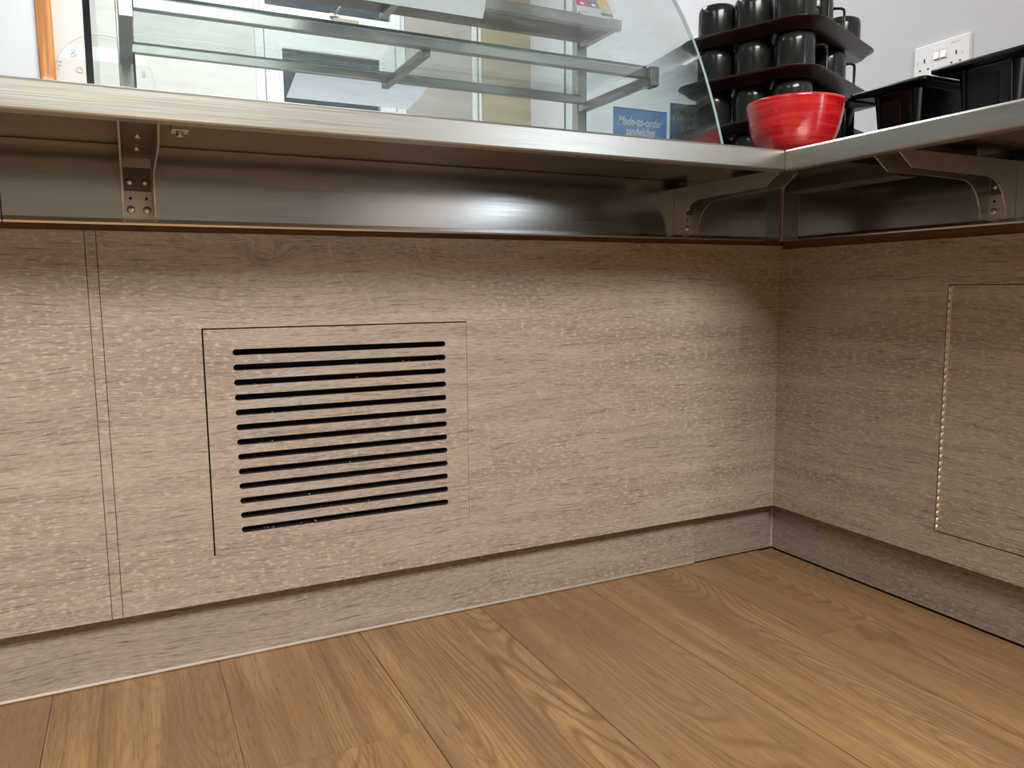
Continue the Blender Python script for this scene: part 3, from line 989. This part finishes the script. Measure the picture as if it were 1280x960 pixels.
blue_card(-0.274, -0.110, 0.300, 1.108, 'blue made-to-order sandwiches card left of the mug stack, shown in full width', 0.030, 1.066, 1.042, 0.138)
blue_card(-0.118, 0.050, 0.275, 1.126, 'blue made-to-order card partly hidden behind the stacked mugs', 0.036, 1.084, 1.054, 0.152)

# ------------------------------------------------------------------ trays and mugs
TA = math.radians(22.0)
NX, NY = -0.118, -0.190
L1, L2 = 0.418, 0.33


def tray_pt(a, b, rot=TA):
    return (NX + a * math.cos(rot) - b * math.sin(rot), NY + a * math.sin(rot) + b * math.cos(rot))


def rrect(inset, r, n=8):
    x0, y0, x1, y1 = inset, inset, L1 - inset, L2 - inset
    pts = []
    for cx_, cy_, a0 in ((x1 - r, y0 + r, -PI / 2), (x1 - r, y1 - r, 0), (x0 + r, y1 - r, PI / 2), (x0 + r, y0 + r, PI)):
        for k in range(n + 1):
            a = a0 + PI / 2 * k / n
            pts.append((cx_ + r * math.cos(a), cy_ + r * math.sin(a)))
    return pts


def tray(z0, label, rot, dx=0.0, dy=0.0):
    """z0 = underside of the tray floor"""
    rings = [(0.030, 0.038, 0.0), (0.022, 0.044, 0.002), (0.007, 0.060, 0.0155), (0.000, 0.066, 0.0175), (0.000, 0.066, 0.0192),
             (0.007, 0.060, 0.0185), (0.024, 0.044, 0.005), (0.032, 0.038, 0.0025)]
    mb = MB()
    vs, fs = [], []
    m = None
    for inset, r, z in rings:
        pts = rrect(inset, r)
        m = len(pts)
        for a, b in pts:
            x, y = tray_pt(a, b, rot)
            vs.append((x + dx, y + dy, z0 + z))
    for k in range(len(rings) - 1):
        for i in range(m):
            j = (i + 1) % m
            fs.append((k * m + i, k * m + j, (k + 1) * m + j, (k + 1) * m + i))
    mb.add(vs, fs, 0, True)
    mb.add(vs, [list(range(m)), [(len(rings) - 1) * m + i for i in range(m)]], 0, False)
    c = tray_pt(L1 / 2, L2 / 2)
    return tag(mb.build('serving_tray', M['tray'], base=(c[0], c[1], z0)), label, 'tray', 'brown trays in the mug stack')


MH, MR = 0.0950, 0.0425
mug_body = MB().lathe([(0.0, MH), (MR * 0.55, MH), (MR * 0.80, MH - 0.001), (MR * 0.93, MH - 0.004), (MR * 0.985, MH - 0.010), (MR, MH - 0.02),
                       (MR, 0.004), (MR - 0.0008, 0.0012), (MR - 0.002, 0.0002), (MR - 0.004, 0.001), (MR - 0.0045, 0.01),
                       (MR - 0.005, MH - 0.012), (MR - 0.014, MH - 0.006), (0.0, MH - 0.006)], (0, 0, 0), 36)
hp = [(MR - 0.002, 0, 0.074), (MR + 0.020, 0, 0.074), (MR + 0.0255, 0, 0.0715), (MR + 0.027, 0, 0.066), (MR + 0.027, 0, 0.024),
      (MR + 0.0245, 0, 0.0185), (MR + 0.018, 0, 0.0165), (MR - 0.002, 0, 0.0165)]
mug_handle = MB().tube(hp, 0.0026, 8, 0, 0.0050)

proto = empty('mug', (0, 0, 0), 'black mug', 'mug', 'black mugs on the brown trays')
pb = mug_body.build('cup', M['mug'], proto)
ph = mug_handle.build('handle', M['mug'], proto)
first = True


def place_mug(x, y, z, rz, label):
    global first
    if first:
        o = proto
        first = False
    else:
        o = proto.copy()
        COL.objects.link(o)
        for ch in (pb, ph):
            c = ch.copy()
            COL.objects.link(c)
            c.parent = o
    o.location = (x, y, z)
    o.rotation_euler = (0, 0, rz)
    o['_b'] = [x, y, z]
    o['label'] = label
    return o


tiers = [(ZS, 'on the worktop under the trays'), (ZS + 0.0980, 'on the lowest brown tray'),
         (ZS + 0.1955, 'on the middle brown tray'), (ZS + 0.2930, 'on the top brown tray')]
tray(ZS + 0.0954, 'lowest brown serving tray of the mug stack, just behind the red bowl', TA + math.radians(-1.0), -0.006, 0.006)
tray(ZS + 0.0954 + 0.0975, 'middle brown serving tray of the mug stack', TA + math.radians(0.8), -0.004, 0.002)
tray(ZS + 0.0954 + 0.195, 'topmost brown serving tray of the mug stack', TA, 0.0, 0.0)
ROWN = {0: 'nearest corner', 1: 'second from the near corner', 2: 'far left end'}
KEEP = {0: [(0, 0), (0, 1), (0, 2), (2, 0), (2, 2)], 1: [(0, 0), (0, 1), (0, 2), (2, 0), (2, 2)],
        2: [(0, 0), (0, 1), (0, 2), (2, 0), (2, 2)], 3: [(0, 0), (0, 1), (0, 2), (1, 0), (3, 0)]}
for k, (z, where) in enumerate(tiers):
    for i in range(4):
        for j in range(3):
            if (i, j) not in KEEP[k]:
                continue
            a = 0.076 + i * 0.092 + random.uniform(-0.002, 0.002)
            b = 0.074 + j * 0.0905 + random.uniform(-0.002, 0.002)
            x, y = tray_pt(a, b)
            rz = TA - PI / 4 + random.uniform(-0.08, 0.08)
            if i == 0 and j == 2 and k == 1:
                rz += PI
            if k == 3 and i == 0 and j > 0:
                rz = TA + random.uniform(-0.1, 0.1)
            if i == 3:
                rz = TA + PI / 2
            if k in (0, 1, 2) and i == 0 and j == 1:
                rz = TA + 0.1
            if i == 0:
                lab = 'upside-down black mug %s, %s' % (where, {0: 'at the near corner', 1: 'middle of its left side', 2: 'far left end'}[j])
            elif j == 0:
                lab = 'upside-down black mug %s, %s' % (where, {1: 'right of the corner mug', 2: 'toward the right end', 3: 'far right end'}[i])
            else:
                lab = 'upside-down black mug %s, %s' % (where, 'back row, %s' % ('middle' if j == 1 else 'right corner'))
            place_mug(x, y, z + (0.0 if k == 0 else 0.0008), rz, lab)

# ------------------------------------------------------------------ red bowl
bw = MB()
outer = [(0.0, 0.0), (0.048, 0.0), (0.050, 0.004), (0.0555, 0.009), (0.066, 0.020), (0.0745, 0.034), (0.0805, 0.050), (0.0850, 0.068),
         (0.0885, 0.088), (0.0905, 0.104), (0.0912, 0.1075), (0.0900, 0.1090), (0.0880, 0.1075), (0.0855, 0.088), (0.081, 0.066),
         (0.074, 0.045), (0.062, 0.024), (0.045, 0.011), (0.0, 0.008)]
bw.lathe(outer, (-0.207, -0.229, ZS), 64)
tag(bw.build('bowl', M['red'], base=(-0.207, -0.229, ZS)), 'glossy red ceramic bowl on the steel worktop corner in front of the mug stack', 'bowl')


# ------------------------------------------------------------------ black tubs
def tub(y0, y1, x0, x1, zr, label):
    o = empty('plastic_tub', ((x0 + x1) / 2, (y0 + y1) / 2, ZS), label, 'tub', 'black plastic tubs on the right worktop')

    def loop(inset, r, z, n=5):
        pts = []
        a0x, a1x, a0y, a1y = x0 + inset, x1 - inset, y0 + inset, y1 - inset
        for cx_, cy_, a0 in ((a1x - r, a0y + r, -PI / 2), (a1x - r, a1y - r, 0), (a0x + r, a1y - r, PI / 2), (a0x + r, a0y + r, PI)):
            for k in range(n + 1):
                a = a0 + PI / 2 * k / n
                pts.append((cx_ + r * math.cos(a), cy_ + r * math.sin(a), z))
        return pts
    rings = [(0.044, 0.014, ZS), (0.040, 0.016, ZS + 0.004), (0.030, 0.016, zr - 0.012), (0.028, 0.016, zr - 0.009), (0.003, 0.012, zr - 0.008), (0.0, 0.012, zr - 0.006),
             (0.0, 0.012, zr - 0.001), (0.002, 0.012, zr), (0.030, 0.012, zr), (0.033, 0.014, zr - 0.004), (0.042, 0.016, ZS + 0.006), (0.048, 0.014, ZS + 0.003)]
    mb = MB()
    vs, fs = [], []
    for i, rr in enumerate(rings):
        p = loop(*rr)
        m = len(p)
        vs += p
    for k in range(len(rings) - 1):
        for i in range(m):
            j = (i + 1) % m
            fs.append((k * m + i, k * m + j, (k + 1) * m + j, (k + 1) * m + i))
    mb.add(vs, fs, 0, True)
    mb.add(vs, [list(range(m)), [(len(rings) - 1) * m + i for i in range(m)]], 0, False)
    mb.build('tub_body', M['tub'], o)
    # moulded ribs and a raised glossy panel on the end facing the room
    wy = y1 - y0
    fx = lambda z: x0 + 0.040 + (0.030 - 0.040) * (z - ZS - 0.004) / (zr - 0.012 - ZS - 0.004)

    def slab(ya, yb, za, zb2, t, nm, mt, bev=0.0):
        m2 = MB()
        vs2 = []
        for z in (za, zb2):
            for y in (ya, yb):
                vs2 += [(fx(z) - t, y, z), (fx(z) + 0.002, y, z)]
        m2.add(vs2, [(0, 2, 6, 4), (1, 5, 7, 3), (0, 4, 5, 1), (2, 3, 7, 6), (0, 1, 3, 2), (4, 6, 7, 5)])
        m2.build(nm, mt, o, bevel=bev)
    slab(y0 + 0.070, y1 - 0.054, ZS + 0.020, zr - 0.024, 0.002, 'end_panel', M['tub'], 0.001)
    slab(y1 - 0.051, y1 - 0.0465, ZS + 0.006, zr - 0.013, 0.004, 'rib', M['tub'], 0.0012)
    slab(y0 + 0.0465, y0 + 0.051, ZS + 0.006, zr - 0.013, 0.004, 'rib', M['tub'], 0.0012)
    return o


tub(-0.256, -0.172, -0.100, 0.000, 1.026, 'narrow black plastic tub mostly hidden behind the red bowl')
tub(-0.426, -0.260, -0.100, 0.160, 1.028, 'black plastic tub just right of the red bowl, left of the white socket')
tub(-0.608, -0.431, -0.100, 0.160, 1.033, 'black plastic tub at the right edge of the picture on the steel worktop')

# ------------------------------------------------------------------ double wall socket
SY0, SY1, SZ0, SZ1 = -0.101, 0.045, 1.184, 1.270
so = empty('wall_socket', (RW, (SY0 + SY1) / 2, SZ0), 'white double wall socket with two switches above the black tubs', 'socket')
MB().box(RW - 0.010, RW, SY0, SY1, SZ0, SZ1).build('plate', M['white'], so, bevel=0.003)
MB().box(RW - 0.004, RW, SY0 - 0.003, SY1 + 0.001, SZ0 - 0.002, SZ1 + 0.001).build('back_box', M['frame_white'], so)
yc = (SY0 + SY1) / 2
for dy in (-0.0095, 0.0095):
    m_ = MB()
    m_.prism([(RW - 0.0105, 1.2460), (RW - 0.0160, 1.2275), (RW - 0.0100, 1.2275)], yc + dy - 0.006, yc + dy + 0.006, lambda a, b, d: (a, d, b))
    m_.box(RW - 0.0115, RW - 0.0100, yc + dy - 0.006, yc + dy + 0.006, 1.246, 1.252)
    m_.build('switch', M['white'], so)
    MB().box(RW - 0.0107, RW - 0.0100, yc + dy - 0.0062, yc + dy + 0.0062, 1.2255, 1.2277).build('switch_gap', M['ink_soft'], so)
for sy_ in (-1, 1):
    c0 = yc + sy_ * 0.043
    h = MB()
    h.box(RW - 0.0104, RW - 0.0100, c0 - 0.002, c0 + 0.002, 1.226, 1.236)
    h.box(RW - 0.0104, RW - 0.0100, c0 - 0.014, c0 - 0.0085, 1.207, 1.211)
    h.box(RW - 0.0104, RW - 0.0100, c0 + 0.0085, c0 + 0.014, 1.207, 1.211)
    h.build('pin_holes', M['ink'], so)
    sc_ = MB()
    for k in range(10):
        a0, a1 = 0.5 + 4.2 * k / 10, 0.5 + 4.2 * (k + 1) / 10
        y_, z_ = yc + sy_ * 0.0605, 1.227
        sc_.add([(RW - 0.0103, y_ - r_ * math.cos(a), z_ + r_ * math.sin(a)) for a in (a0, a1) for r_ in (0.0020, 0.0036)], [(0, 1, 3, 2)])
    sc_.build('screw', M['ink_soft'], so)
mk = MB()
for y_ in (-0.058, -0.0615, -0.064, -0.0675, -0.074, -0.0775, -0.0835):
    mk.box(RW - 0.0103, RW - 0.0100, y_ - 0.0012, y_ + 0.0012, 1.2560, 1.2586)
mk.build('faint_print', M['ink_soft'], so)

for o in list(bpy.data.objects):
    if '_b' in o:
        del o['_b']
